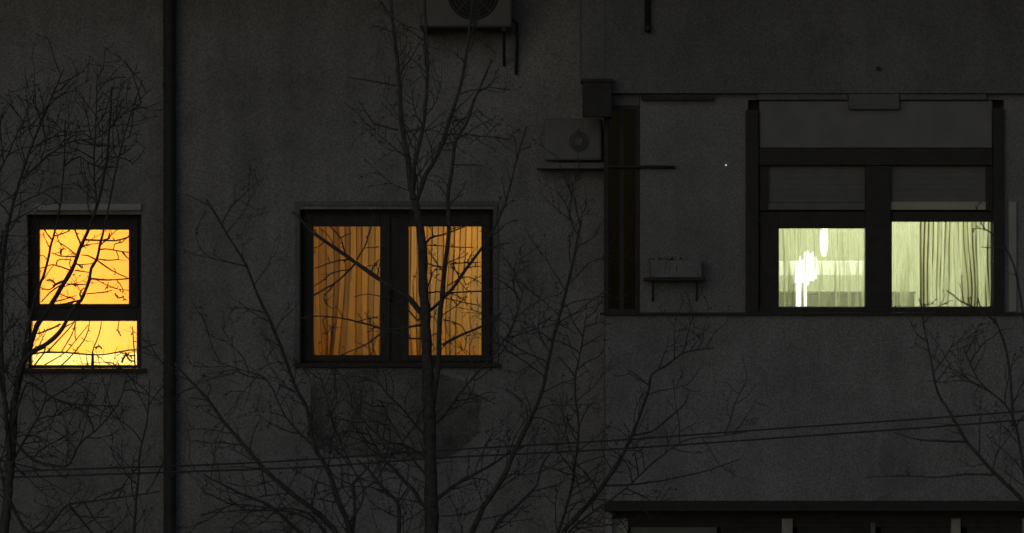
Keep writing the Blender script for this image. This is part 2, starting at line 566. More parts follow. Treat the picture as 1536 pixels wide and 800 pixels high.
bm = BM(); ring_frame(bm, 442, 748, 302, 552, 7, -0.012, -0.001)
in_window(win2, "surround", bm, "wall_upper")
room(-2.35, 0.35, 0.345, 3.2, 7.3, 10.0, "room_o")

def curtain(name_label, px0, px1, py0, py1, y, mat, folds, amp, seed, rail=True, cat="curtain", group=None, fold=1.3):
    """hanging cloth in vertical folds, on its own rail"""
    rnd = random.Random(seed)
    t = tag(empty("curtain", (X((px0 + px1) / 2, y), y, Z(py0, y))), name_label, cat, group)
    bm = BM()
    xa, xb, zt_, zb_ = X(px0, y), X(px1, y), Z(py0, y), Z(py1, y)
    nx = int(folds * 14); nz = 16
    ph = [0.0]
    for i in range(nx):
        ph.append(ph[-1] + 2 * PI * folds / nx * (0.45 + 1.1 * rnd.random() ** 1.2 if i % 7 == 0 else 1.0))
    am = [0.4 + 0.9 * mnoise.noise(Vector((i * 0.05, seed, 0))) + .5 for i in range(nx + 1)]
    g = []
    for j in range(nz + 1):
        v = j / nz
        row = []
        for i in range(nx + 1):
            sh = 0.10 * (v - 1) * mnoise.noise(Vector((i * 0.03, v * 1.3, seed)))
            dx = min(0.018, amp * fold) * math.sin(2 * ph[i]) + sh
            yy = y + amp * am[i] * math.sin(ph[i] + 0.5 * mnoise.noise(Vector((i * .02, v * 2, seed + 5))))
            row.append(bm.verts.new((xa + (xb - xa) * i / nx + dx, yy, zb_ + (zt_ - zb_) * v)))
        g.append(row)
    for j in range(nz):
        for i in range(nx):
            bm.faces.new((g[j][i], g[j][i + 1], g[j + 1][i + 1], g[j + 1][i]))
    obj("cloth", bm, mat, t, True)
    bm = BM(); tube(bm, [Vector((xa - .05, y, zt_ + .03)), Vector((xb + .05, y, zt_ + .03))], [.014, .014], 10)
    obj("rail", bm, "framepale", t)
    return t

curtain("dim orange curtain in the left leaf of the middle window", 446, 592, 300, 575, 0.52, "cur_o", 8, .010, 4)
curtain("brighter orange curtain in the right leaf of the middle window, behind the trunk", 596, 744, 300, 575, 0.50, "cur_o", 9, .010, 11)
ceiling_lamp(-0.1, 1.4, 10.0, 0.5, 28, (1.0, 0.83, 0.52), "lampy", "round warm lamp hanging in the room behind the orange curtains")

# ---------------- window 3: wide bay window under a shutter box
win3 = tag(empty("window", (X(1314, YR), YR, Z(470, YR))), "wide dark framed window with half raised shutters and lime white curtains")
win3.parent = bld
YW = YR - 0.05
bm = BM()
pbox(bm, 1119, 1138, 165, 469, YW, YW + .1, .004); pbox(bm, 1490, 1506, 162, 469, YW, YW + .1, .004)
pbox(bm, 1139, 1489, 223, 248, YW + .004, YW + .1, .004)
pbox(bm, 1298, 1336, 249, 461, YW + .006, YW + .1, .004)
pbox(bm, 1139, 1489, 461, 469, YW + .004, YW + .1, .003)
in_window(win3, "frame", bm, "frame")
bm = BM(); pbox(bm, 1139, 1489, 151, 222.5, YW + .03, YW + .14, .012)
in_window(win3, "shutter_box", bm, "box")
bm = BM(); pbox(bm, 1116, 1512, 146, 328, YW + .15, YW + .19)  # added board behind the shutters, blocks room light at the gaps
in_window(win3, "light_block_board", bm, "frame")
bm = BM(); pbox(bm, 1116, 1160, 328.5, 472, YW + .15, YW + .19)
in_window(win3, "jamb_lining", bm, "frame")
bm = BM(); pbox(bm, 1493, 1512, 328.5, 472, YW + .15, YW + .19)
in_window(win3, "jamb_lining", bm, "frame")
for (a, b, t0, wl, wr, wt) in ((1139.5, 1302, 318, 29, 4, 25), (1334, 1492, 318, 4, 5, 15)):
    bm = BM()
    pbox(bm, a, a + wl, t0, 466, YW + .05, YW + .11, .003); pbox(bm, b - wr, b + 2, t0, 466, YW + .05, YW + .11, .003)
    pbox(bm, a + wl, b - wr, t0, t0 + wt, YW + .052, YW + .108, .003); pbox(bm, a + wl, b - wr, 460, 466, YW + .052, YW + .108, .003)
    # right stile width differs
    s = in_window(win3, "sash", bm, "frame") if wl == wr or True else None
bm = BM(); pbox(bm, 1150, 1302, 249, 303, YW + .06, YW + .075); 
for k in range(6):
    pbox(bm, 1150, 1302, 250 + k * 9, 258.5 + k * 9, YW + .058, YW + .062, .002)
sh1 = in_window(win3, "roller_shutter", bm, "shutter")
bm = BM(); pbox(bm, 1334, 1480, 249, 303, YW + .06, YW + .075)
for k in range(6):
    pbox(bm, 1334, 1480, 250 + k * 9, 258.5 + k * 9, YW + .058, YW + .062, .002)
sh2 = in_window(win3, "roller_shutter", bm, "shutter")
bm = BM(); pbox(bm, 1150, 1302, 304, 315, YW + .045, YW + .07, .003)
in_window(win3, "shutter_bar", bm, "shutter")
bm = BM(); pbox(bm, 1334, 1481, 303, 315, YW + .045, YW + .07, .003)
in_window(win3, "shutter_bar", bm, "rail")
bm = BM(); pbox(bm, 1139.5, 1152, 249, 316, YW + .03, YW + .1); in_window(win3, "guide_rail", bm, "frame")
bm = BM(); pbox(bm, 1479, 1489, 249, 316, YW + .03, YW + .1)
in_window(win3, "guide_rail", bm, "frame")
bm = BM(); pbox(bm, 1166, 1300, 340, 462, YW + .08, YW + .086)
in_window(win3, "pane", bm, "glass")
bm = BM(); pbox(bm, 1336, 1490, 331, 462, YW + .08, YW + .086)
in_window(win3, "pane", bm, "glass")
# pale trim strip at the right edge
bm = BM(); pbox(bm, 1513, 1525, 303, 468, YW + .02, YR - .002, .004)
obj("trim_strip", bm, "framepale", bld)

RZ0, RZ1 = 7.9, 10.1
room(0.6, 1.3, 0.205, 1.4, 8.2, 10.6, "room_d")
room(1.72, 4.3, 0.205, 3.4, RZ0, RZ1, "room_g")
# reveal closing the gap between the outer wall layer and the room
ceiling_lamp(3.0, 0.95, RZ1, 0.25, 70, (0.96, 1.0, 0.89), "lampw", "bright lamp hanging behind the pleated right hand lime curtain", 0.07)

yc = -0.05
curtain("sheer lime white curtain with bright glare in the left pane of the wide window", 1150, 1316, 300, 485, yc, "cur_l", 9, .007, 21)
curtain("narrow sheer curtain down the left side of the right pane of the wide window", 1318, 1380, 322, 492, yc + .05, "cur_l", 3, .006, 8)
curtain("pleated olive and cream curtain in the right pane of the wide window", 1378, 1506, 322, 492, yc, "cur_r", 10, .008, 33, fold=1.6)

# things in that room seen through the sheer cloth
def rx(px, y): return X(px, y)
y_ = 0.14
t = tag(empty("floor_lamp", (rx(1212, y_), y_, RZ0)), "glowing white lamp, its rods shaped to a ragged glare, behind the sheer lime curtain", "lamp")
rndl = random.Random(12)
for k in range(9):  # uneven rods added to give the glare its ragged outline
    xk = rx(1192 + k * 3.9, y_)
    top = Z((400, 392, 384, 390, 377, 376, 380, 378, 384)[k], y_)
    bot = Z((424, 462, 462, 424, 462, 428, 421, 422, 419)[k], y_)
    yk = y_ + rndl.uniform(-.03, .03)
    rk = .0105 * (1.15 if k > 3 else 1)
    bm = BM()
    tube(bm, [Vector((xk, yk, bot)), Vector((xk, yk, bot + .02)), Vector((xk, yk, top - .03)), Vector((xk, yk, top))], [rk * .8, rk, rk, rk * .3], 10)
    obj("glare_rod", bm, "lampw", t, True)
bm = BM(); tube(bm, [Vector((rx(1207, y_), y_ + .05, RZ0)), Vector((rx(1207, y_), y_ + .05, Z(424, y_)))], [0.012, 0.012], 10)
bmesh.ops.create_cone(bm, cap_ends=True, segments=24, radius1=0.12, radius2=0.11, depth=0.02)
for v in list(bm.verts)[-48:]:
    v.co += Vector((rx(1207, y_), y_ + .05, RZ0 + .012))
obj("stand", bm, "framepale", t)
l = light("bulb_or_fill_light", (-.02, .4, Z(378, y_) - RZ0 + .12), 7, (0.98, 1.0, 0.84), .05); l.parent = t  # added point light set behind the rods to brighten the shelf
y_ = 0.6
t = tag(empty("tube_lamp", (rx(1236, y_), y_, Z(330, y_))), "upright glowing tube lamp near the top of the sheer lime curtain", "lamp")
bm = BM(); tube(bm, [Vector((rx(1236, y_), y_, Z(318, y_))), Vector((rx(1236, y_), y_, Z(372, y_))), Vector((rx(1236, y_), y_, Z(380, y_))), Vector((rx(1236, y_), y_, Z(385, y_)))], [0.028, 0.03, .024, .012], 16)
obj("diffuser", bm, "lampw", t, True)
bm = BM(); tube(bm, [Vector((rx(1236, y_), y_, RZ1)), Vector((rx(1236, y_), y_, Z(317, y_)))], [0.006, 0.006], 8)
obj("cord", bm, "framepale", t)
y_ = 1.1
t = tag(empty("wall_shelf", (rx(1230, y_), y_, Z(412, y_))), "bright white shelf crossing behind the sheer lime curtain", "shelf")
bm = BM(); box(bm, rx(1150, y_), rx(1312, y_), y_, y_ + .25, Z(414, y_), Z(392, y_), .006)
obj("board", bm, "white", t)
bm = BM(); box(bm, rx(1150, y_) , rx(1160, y_), y_ + .02, y_ + .23, RZ0, Z(414.5, y_))
obj("side_panel", bm, "white", t)
bm = BM(); box(bm, rx(1302, y_) , rx(1311, y_), y_ + .02, y_ + .23, RZ0, Z(414.5, y_))
obj("side_panel", bm, "white", t)
y_ = 0.40
t = tag(empty("sideboard", (rx(1250, y_), y_, RZ0)), "low dark sideboard along the foot of the lime curtains", "sideboard")
bm = BM(); box(bm, rx(1140, y_), rx(1372, y_), y_, y_ + .22, RZ0, Z(441, y_), .006)
obj("cabinet", bm, "cupboard", t)
bm = BM(); box(bm, rx(1138, y_), rx(1374, y_), y_ - .015, y_ + .235, Z(441, y_) + .001, Z(439, y_) + .01, .003)
obj("top", bm, "worktop", t)

room(0.8, 15.2, 0.205, 2.6, low_top - 1.75, 7.12 if low_top > 7.2 else low_top + .1, "room_d")
# ---------------- glazed balcony of the storey beneath (only its head shows)
low = empty("window", (X(1200, YB), YB, low_open[2])); low.parent = bld
tag(low, "unlit glazed balcony under the wide window, dark panes between pale posts")
yl = YB + 0.12
bm = BM(); box(bm, low_open[0], low_open[1], yl, yl + .06, low_open[3] - .09, low_open[3] - .001)
box(bm, low_open[0], low_open[1], yl, yl + .06, low_open[2] + .001, low_open[2] + .07)
in_window(low, "frame", bm, "frame")
for a, b in ((916, 942), (1173, 1189), (1427, 1441), (1534, 1548)):
    bm = BM(); box(bm, X(a, yl - .04), X(b, yl - .04), yl - .04, yl + .03, low_open[2] + .07, low_open[3] - .06, .004)
    in_window(low, "post", bm, "framepale")
bm = BM(); box(bm, X(1306, yl), X(1313, yl), yl - .01, yl + .04, low_open[2] + .07, low_open[3] - .09, .002)
in_window(low, "mullion", bm, "shutter")
bm = BM(); box(bm, low_open[0] + .02, low_open[1] - .02, yl + .03, yl + .036, low_open[2] + .07, low_open[3] - .09)
in_window(low, "pane", bm, "dglass")
bm = BM(); box(bm, X(944), X(1072), yl + .017, yl + .026, low_open[2] + .08, low_open[3] - .1)
in_window(low, "panel", bm, "bluepanel")

bm = BM(); box(bm, low_open[0] + .02, low_open[1] - .02, yl + .010, yl + .0165, low_open[3] - .13, low_open[3] - .092)
in_window(low, "valance", bm, "frame")
for a, b in ((1078, 1170), (1192, 1304), (1316, 1424), (1444, 1531)):  # added dark boards give the unlit openings their dark grey
    bm = BM(); box(bm, X(a), X(b), yl + .027, yl + .029, low_open[2] + .08, low_open[3] - .1)
    in_window(low, "dark_panel", bm, "frame")
# ------------------------------------------------------------------ fittings on the wall
dp = tag(empty("downpipe", (X(256), -.07, 0)), "dark downpipe running the full height of the wall right of the yellow window", "downpipe")
bm = BM(); tube(bm, [Vector((X(256.5 - 1.5 * (i / 8)), -.075, TOP * i / 8)) for i in range(9)], [0.048] * 9, 16)
obj("pipe", bm, "pipe", dp, True)
for z in (0.8, 2.8, 4.8, 6.6, 8.1, 10.4, 12.5):
    bm = BM(); tube(bm, [Vector((X(255.6), -.075, z)), Vector((X(255.6), -.075, z + .035))], [0.055, 0.055], 16)
    box(bm, X(255.6) - .012, X(255.6) + .012, -.03, 0.0, z, z + .03)
    obj("bracket", bm, "pipe", dp)

def ac_unit(px0, px1, py0, py1, ybk, depth, fan_px, fan_py, fan_r, label, big=True):
    yf = ybk - 0.08 - depth
    t = tag(empty("air_conditioner", (X((px0 + px1) / 2, yf), ybk, Z(py1, yf))), label, "air conditioner", "outdoor air conditioning units")
    bm = BM(); pbox(bm, px0, px1, py0, py1, yf, ybk - .08, .02)
    obj("casing", bm, "acw" if big else "acdim", t)
    cx, cz = X(fan_px, yf), Z(fan_py, yf)
    bm = BM(); lathe(bm, cx, cz, yf - .004, [(fan_r * 1.04, .01), (fan_r * 1.04, 0), (fan_r, 0), (fan_r * .98, .003), (0.001, .003)], 40)
    obj("fan_recess", bm, "acd" if big else "acf", t)
    bm = BM()
    for k in range(1, 7):
        r = fan_r * k / 6.2
        pts = [Vector((cx + r * math.cos(a * PI / 16), yf - .012, cz + r * math.sin(a * PI / 16))) for a in range(33)]
        tube(bm, pts, [.0022] * 33, 4, False)
    for k in range(8):
        a = k * PI / 4
        tube(bm, [Vector((cx, yf - .012, cz)), Vector((cx + fan_r * math.cos(a), yf - .012, cz + fan_r * math.sin(a)))], [.0025] * 2, 4)
    lathe(bm, cx, cz, yf - .016, [(0.001, 0), (.03, 0), (.03, .008)], 20)
    obj("grille", bm, "acw" if big else "acdim", t)
    for fx in ((px0 + 10, px1 - 12) if big else ()):
        bm = BM()
        box(bm, X(fx, yf) - .02, X(fx, yf) + .02, yf - .02, ybk, Z(py1, yf) - .035, Z(py1, yf) - .001, .003)
        tube(bm, [Vector((X(fx, yf), yf + .06, Z(py1, yf) - .03)), Vector((X(fx, yf), ybk, Z(py1, yf) - .28))], [.012, .012], 6)
        obj("bracket", bm, "pipe", t)
    bm = BM()
    xr = X(px1, yf) - .01
    tube(bm, [Vector((xr, ybk - .16, Z(py1, yf) + .08)), Vector((xr + .05, ybk - .13, Z(py1, yf) + .04)), Vector((xr + .05, ybk - .03, Z(py1, yf) - .1)), Vector((xr + .04, ybk - .03, Z(py1, yf) - .35))], [.012] * 4, 8)
    obj("hose", bm, "pipe", t, True)
    return t
ac_unit(628, 768, -66, 41, 0, .26, 710, -8, .19, "air conditioner cut by the top edge of the photo, above the middle window")
ac_unit(816, 903, 178, 241, 0, .16, 868, 212, .075, "small air conditioner on the bare wall left of the dark strip", False)
bm = BM(); pbox(bm, 805, 911, 244, 253, -.20, -.001, .004)
tag(obj("bracket_shelf", bm, "acdim"), "thin pale shelf under the small air conditioner beside the dark strip", "shelf")
# dark box at the head of the strip
t = tag(empty("junction_box", (X(893), YB, Z(175, YB))), "dark metal box at the head of the dark strip, above the small air conditioner", "box")
bm = BM(); pbox(bm, 874, 918, 121, 176, YB - .1, YB - .002, .008)
obj("cover", bm, "pipe", t)
bm = BM(); pbox(bm, 872, 920, 118, 123, YB - .115, YB - .002, .003)
obj("lid", bm, "pipe", t)
bm = BM(); tube(bm, [Vector((X(972, YB), YB - .03, Z(-200, YB))), Vector((X(971, YB), YB - .03, Z(42, YB)))], [.022, .022], 12)
tube(bm, [Vector((X(971, YB), YB - .03, Z(42, YB))), Vector((X(971, YB), YB - .06, Z(46, YB)))], [.026, .026], 12)
tag(obj("overflow_pipe", bm, "pipe", None, True), "short dark overflow pipe coming down from the top edge of the wall", "pipe")
bm = BM(); lathe(bm, X(1317, YB), Z(103, YB), YB - .02, [(.001, 0), (.018, .002), (.018, .019)], 16)
tag(obj("wall_vent", bm, "pipe"), "small round dark vent in the wall above the wide window", "vent")
# thin horizontal rail crossing the strip
bm = BM(); tube(bm, [Vector((X(912, YR), YR - .03, Z(250, YR))), Vector((X(1012, YR), YR - .03, Z(251, YR)))], [.012, .012], 8)
for p in (962, 1008):
    tube(bm, [Vector((X(p, YR), YR - .03, Z(250.5, YR))), Vector((X(p, YR), YR, Z(250.5, YR)))], [.008, .008], 6)
tag(obj("clothes_rail", bm, "pipe", None, True), "thin dark horizontal rail on the wall between dark strip and wide window", "rail")
# small led
bm = BM(); lathe(bm, X(1089, YR), Z(248, YR), YR - .02, [(.001, 0), (.004, .002), (.006, .019)], 12)
tag(obj("indicator_light", bm, "led"), "tiny white point of light on the wall left of the wide window", "light")
# window box
t = tag(empty("planter", (X(1012, YR), YR, Z(418, YR))), "long shallow planter on the wall low beside the dark strip", "planter")
yp = YR - .13
bm = BM()
xa, xb, za, zc = X(976, yp), X(1052, yp), Z(416, yp), Z(391, yp)
for (a, b, c, d) in ((xa, xb, yp, yp + .012), (xa, xb, yp + .118, yp + .13), (xa, xa + .012, yp + .0121, yp + .1179), (xb - .012, xb, yp + .0121, yp + .1179)):
    box(bm, a, b, c, d, za, zc)
box(bm, xa + .013, xb - .013, yp + .0125, yp + .1175, za, zc - .03)
obj("trough", bm, "wall_side", t)
bm = BM(); box(bm, X(966, yp), X(1058, yp), yp - .02, YR - .001, Z(421, yp), Z(416.5, yp), .002)
for p in (980, 1046):
    tube(bm, [Vector((X(p, yp), yp + .02, Z(420, yp))), Vector((X(p, yp), YR, Z(452, yp)))], [.008, .008], 6)
obj("bracket", bm, "pipe", t)
rnd = random.Random(5)
bm = BM()
for k in range(26):
    p = Vector((rnd.uniform(xa + .03, xb - .03), yp + rnd.uniform(.03, .1), zc - .03))
    d = Vector((rnd.uniform(-.5, .8), rnd.uniform(-.6, .1), rnd.uniform(.1, .8))) * .1
    pts = [p, p + d * .6, p + d + Vector((0, 0, -.02)), p + d * 1.5 + Vector((0, -.02, -.07 - .1 * rnd.random()))]
    tube(bm, pts, [.004, .003, .003, .001], 4)
obj("stem", bm, "bark2", t)

# ------------------------------------------------------------------ overhead cables
for pts, lab in (
    ([(-900, 744), (-300, 722), (0, 708), (367, 695), (692, 674), (920, 661), (1168, 643), (1536, 617), (2400, 548)], "upper of the two thin cables crossing the lower part of the view"),
    ([(-900, 750), (-300, 729), (0, 717), (150, 712), (461, 701), (662, 687), (920, 674), (1238, 652), (1536, 630), (2400, 560)], "lower of the two thin cables crossing the lower part of the view")):
    bm = BM()
    yy = -2.4
    P = [Vector((X(a, yy), yy, Z(b, yy))) for a, b in pts]
    fine = []
    for i in range(len(P) - 1):
        p0, p1, p2, p3 = P[max(0, i - 1)], P[i], P[i + 1], P[min(len(P) - 1, i + 2)]
        for k in range(6):
            s = k / 6
            fine.append(0.5 * ((2 * p1) + (-p0 + p2) * s + (2 * p0 - 5 * p1 + 4 * p2 - p3) * s * s + (-p0 + 3 * p1 - 3 * p2 + p3) * s ** 3))
    fine.append(P[-1])
    tube(bm, fine, [0.0062] * len(fine), 6)
    tag(obj("overhead_cable", bm, "cable", None, True), lab, "cable", "overhead cables")

# ------------------------------------------------------------------ bare trees
def smooth_path(P, R, step=0.05):
    out, rr = [], []
    n = len(P)
    for i in range(n - 1):
        p0, p1, p2, p3 = P[max(0, i - 1)], P[i], P[i + 1], P[min(n - 1, i + 2)]
        k_n = max(2, min(14, int((p2 - p1).length / step)))
        for k in range(k_n):
            s = k / k_n
            out.append(0.5 * ((2 * p1) + (-p0 + p2) * s + (2 * p0 - 5 * p1 + 4 * p2 - p3) * s * s + (-p0 + 3 * p1 - 3 * p2 + p3) * s ** 3))
            rr.append(R[i] + (R[i + 1] - R[i]) * s)
    out.append(P[-1]); rr.append(R[-1])
    return out, rr

class Tree:
    def __init__(self, base_px, y, label, seed, group="bare trees in front of the facade"):
        self.y = y
        self.s = (CAM_D + y) / CAM_D / PPM          # metres per photo pixel at this tree
        self.rnd = random.Random(seed)
        self.root = tag(empty("bare_tree", (X(base_px, y), y, 0)), label, "tree", group)
    def path(self, pts, w0, w1, yslope=None, y0=None):
        """pts in facade pixels -> points in space, leaning in depth as they grow"""
        rnd = self.rnd
        ys = rnd.uniform(-.35, .35) if yslope is None else yslope
        yy = self.y if y0 is None else y0
        P = []
        last = None
        for (a, b) in pts:
            if last:
                d = math.hypot(a - last[0], b - last[1]) * self.s
                yy += ys * d + rnd.uniform(-.02, .02) * min(1, d * 4)
            P.append(Vector((X(a, yy), yy, Z(b, yy))))
            last = (a, b)
        n = len(P)
        R = [self.s * .5 * (w0 + (w1 - w0) * i / (n - 1)) for i in range(n)]
        return smooth_path(P, R)
    def knobbly(self, pts, rad, sc=14, amt=.004):
        return [p + Vector((mnoise.noise(p * sc), mnoise.noise(p * sc + Vector((9, 3, 1))), mnoise.noise(p * sc + Vector((1, 7, 4))))) * amt for p in pts], \
               [r * (1 + .22 * mnoise.noise(p * 23)) for p, r in zip(pts, rad)]
    def twig(self, bm, p, d, length, r, level):
        rnd = self.rnd
        n = max(4, int(length / .035))
        pts, rr = [p.copy()], [r]
        d = d.normalized()
        bend = Vector((rnd.uniform(-1, 1), rnd.uniform(-.6, .6), rnd.uniform(-.5, 1.1))) * .10
        q = p.copy()
        for i in range(n):
            d = (d + bend + Vector((rnd.gauss(0, .13), rnd.gauss(0, .10), rnd.gauss(0, .13)))).normalized()
            q = q + d * (length / n)
            pts.append(q.copy()); rr.append(r * (1 - .6 * (i + 1) / n))
            if level > 0 and i > 0 and rnd.random() < .42:
                s = Vector((rnd.gauss(0, 1), rnd.gauss(0, .7), rnd.gauss(0.15, 1))).normalized()
                self.twig(bm, q, d * .75 + s * .8, length * rnd.uniform(.25, .55), r * .62, level - 1)
            if rnd.random() < .28:
                self.bud(bm, q, (d + Vector((rnd.gauss(0, .8), rnd.gauss(0, .5), rnd.gauss(0, .8)))).normalized(), rnd.uniform(.010, .026), rnd.uniform(.0028, .0048))
        tube(bm, pts, rr, 4, False)
    def bud(self, bm, p, d, ln, w):
        u = d.cross(Vector((0.3, 1, .2))).normalized() * w
        v = d.cross(u).normalized() * w
        a, t = bm.verts.new(p), bm.verts.new(p + d * ln)
        m = p + d * ln * .4
        ring = [bm.verts.new(m + u), bm.verts.new(m + v), bm.verts.new(m - u), bm.verts.new(m - v)]
        for k in range(4):
            bm.faces.new((a, ring[k], ring[(k + 1) % 4]))
            bm.faces.new((t, ring[(k + 1) % 4], ring[k]))
    def limb(self, pts, w0, w1, name="limb", density=9, tl=(.12, .42), yslope=None, y0=None, level=2, start=0.0, extra=None):
        rnd = self.rnd
        P, R = self.path(pts, w0, w1, yslope, y0)
        P, R = self.knobbly(P, R)
        bm = BM()
        tube(bm, P, R, 8 if w0 > 5 else 6)
        o = obj(name, bm, "bark", self.root, True)
        tb = BM()
        L = sum((P[i + 1] - P[i]).length for i in range(len(P) - 1))
        acc = 0.0
        for i in range(1, len(P) - 1):
            seg = (P[i] - P[i - 1]).length
            acc += seg
            if acc < start * L:
                continue
            if rnd.random() < density * 1.5 * seg:
                d = (P[i + 1] - P[i]).normalized()
                sd = d.cross(Vector((0, 1, 0)))
                if sd.length < .1: sd = Vector((1, 0, 0))
                sd = sd.normalized() * rnd.choice((-1, 1))
                a = rnd.uniform(.5, 1.15)
                dd = d * math.cos(a) + sd * math.sin(a) + Vector((0, rnd.gauss(0, .35), .12))
                self.twig(tb, P[i], dd, rnd.uniform(*tl), self.s * rnd.uniform(.7, 1.15), level)
        if extra:
            for (pp, a, b) in extra:
                P2, R2 = self.path(pp, a * 1.35, b * 1.45, rnd.uniform(-.1, .1), None)
                # hang the traced twig on the nearest point of this limb
                k = min(range(len(P)), key=lambda i: (P[i].x - P2[0].x) ** 2 + (P[i].z - P2[0].z) ** 2)
                off = P[k].y - P2[0].y
                f = lambda v: Vector(((v.x) * (CAM_D + v.y + off) / (CAM_D + v.y), v.y + off, CAM_Z + (v.z - CAM_Z) * (CAM_D + v.y + off) / (CAM_D + v.y)))
                P2 = [f(v) for v in P2]
                P2, R2 = self.knobbly(P2, R2, 30, .0045)
                main_tb, tb = tb, BM()
                tube(tb, P2, R2, 5, False)
                for i in range(1, len(P2) - 1):
                    if rnd.random() < .45:
                        self.bud(tb, P2[i], Vector((rnd.gauss(0, 1), rnd.gauss(0, .4), rnd.gauss(0, 1))).normalized(), rnd.uniform(.012, .034), rnd.uniform(.003, .0056))
                    if rnd.random() < .14:
                        self.twig(tb, P2[i], Vector((rnd.gauss(0, 1), rnd.gauss(0, .4), rnd.gauss(.2, 1))), rnd.uniform(.03, .1), self.s * .5, 0)
                obj("twig", tb, "bark2", o)
                tb = main_tb
        if len(tb.verts):
            tag(obj("fine_twigs", tb, "bark2", o), kind="stuff")
        else:
            tb.free()
        return P, R
    def trunk(self, base_px, pts, wbase, w0, w1, **kw):
        zb = CAM_Z + 0
        py_ground = 400 + CAM_Z * PPM * CAM_D / (CAM_D + self.y)
        full = [(base_px, py_ground + 6), (base_px - 2, py_ground - 60), (base_px + 3, py_ground * .72 + pts[0][1] * .28), (base_px * .5 + pts[0][0] * .5, py_ground * .35 + pts[0][1] * .65)] 
        P, R = self.path(full + [pts[0]], wbase, w0, 0.0)
        P, R = self.knobbly(P, R, 3, .02)
        P[0].y = self.y
        P2, R2 = self.path(pts, w0, w1, 0.0, None)
        P2, R2 = self.knobbly(P2, R2)
        bm = BM()
        tube(bm, P[:-1] + P2, [r * (1.25 if i == 0 else 1) for i, r in enumerate(R[:-1])] + R2, 12)
        o = obj("trunk", bm, "bark", self.root, True)
        return P2

# ---- centre tree
T = Tree(648, -6.0, "tallest bare tree, its knotty trunk crossing the right leaf of the orange window", 7)
T.trunk(655, [(650, 900), (648, 800), (646, 700), (643, 600), (640, 529), (638, 464), (635, 437), (634, 384), (630, 341), (622, 300)], 40, 21, 11)
T.limb([(622, 300), (616, 281), (612, 240), (603, 187), (599, 131), (594, 75), (588, 20), (582, -60)], 9, 4, density=5,
       extra=[([(594, 129), (560, 122), (522, 116)], 2, 1), ([(597, 195), (575, 190), (560, 184), (548, 166), (537, 150)], 2.4, 1)])
T.limb([(618, 300), (620, 255), (635, 187), (641, 112), (639, 49), (636, -40)], 7, 3.5, density=5)
T.limb([(624, 305), (639, 262), (657, 232), (672, 187), (687, 142), (695, 110), (702, 64), (708, 0), (712, -60)], 7, 3, density=8)
T.limb([(646, 625), (651, 590), (656, 560), (658, 529), (661, 464), (668, 397), (673, 341), (672, 296), (678, 255), (684, 210), (699, 187), (712, 150), (738, 90)], 9.5, 3, density=5, tl=(.08, .25),
       extra=[([(663, 518), (694, 502), (721, 491), (752, 470)], 3.6, 2), ([(667, 401), (652, 399), (638, 394)], 2, 1.5),
              ([(675, 396), (700, 395), (722, 394)], 1.8, 1), ([(671, 370), (690, 371), (711, 372)], 1.4, .9),
              ([(664, 440), (690, 439), (720, 437), (745, 433)], 2.4, 1.3), ([(665, 447), (697, 454), (722, 459)], 1.4, .9),
              ([(665, 480), (682, 484), (694, 491), (699, 505), (697, 525)], 1.6, 1), ([(680, 247), (700, 248), (725, 249)], 2, 1),
              ([(674, 400), (690, 412), (700, 428)], 1.3, .8), ([(670, 430), (686, 420), (702, 416), (712, 419), (722, 426)], 1.6, 1),
              ([(665, 500), (650, 502), (641, 512)], 1.4, 1), ([(672, 345), (690, 340), (700, 330)], 1.5, 1)])
T.limb([(640, 470), (645, 466), (673, 440), (702, 400), (720, 376), (740, 345), (760, 300), (775, 240), (790, 190)], 5.5, 2, density=6, tl=(.06, .25),
       extra=[([(690, 418), (683, 405), (675, 396)], 1.6, 1), ([(700, 403), (712, 400), (724, 401)], 1.4, .9), ([(688, 420), (697, 432), (701, 436)], 1.2, .8)])
T.limb([(634, 372), (645, 358), (662, 353), (678, 347), (695, 341), (720, 325)], 3.5, 1.5, density=4, tl=(.05, .2),
       extra=[([(640, 368), (656, 369), (671, 370)], 1.5, 1.1), ([(650, 357), (648, 345), (640, 336)], 1.3, .9)])
T.limb([(634, 425), (640, 439), (655, 438), (672, 440)], 3, 2.0, density=1, tl=(.04, .1),
       extra=[([(637, 440), (645, 420), (652, 405), (664, 400)], 1.4, .9)])
T.limb([(632, 470), (626, 462), (614, 448), (595, 436), (576, 424), (533, 394), (495, 367), (475, 354), (462, 343), (448, 326), (438, 318)], 9, 2.8, density=4.5, tl=(.08, .22),
       extra=[([(533, 395), (508, 421), (490, 432), (468, 444)], 2.6, 1.8), ([(524, 389), (510, 391), (495, 394), (472, 403)], 2, 1.2),
              ([(521, 386), (515, 370), (511, 357), (498, 342), (492, 330)], 2.2, 1.2), ([(535, 390), (546, 373), (552, 355), (557, 340), (560, 320)], 2, 1.4),
              ([(546, 373), (558, 371), (569, 371)], 1.3, .8), ([(527, 404), (498, 410), (485, 420), (470, 430)], 1.6, 1),
              ([(557, 411), (562, 396), (577, 384)], 1.8, 1.1), ([(511, 357), (520, 352), (528, 350)], 1.2, .8),
              ([(478, 358), (474, 348), (468, 342)], 1.5, 1), ([(487, 362), (478, 370), (470, 371)], 1.3, .9), ([(500, 366), (490, 350), (478, 341)], 1.2, .8),
              ([(502, 426), (486, 445), (492, 458), (500, 464)], 1.4, .9), ([(545, 403), (556, 398), (566, 399)], 1.2, .8)])
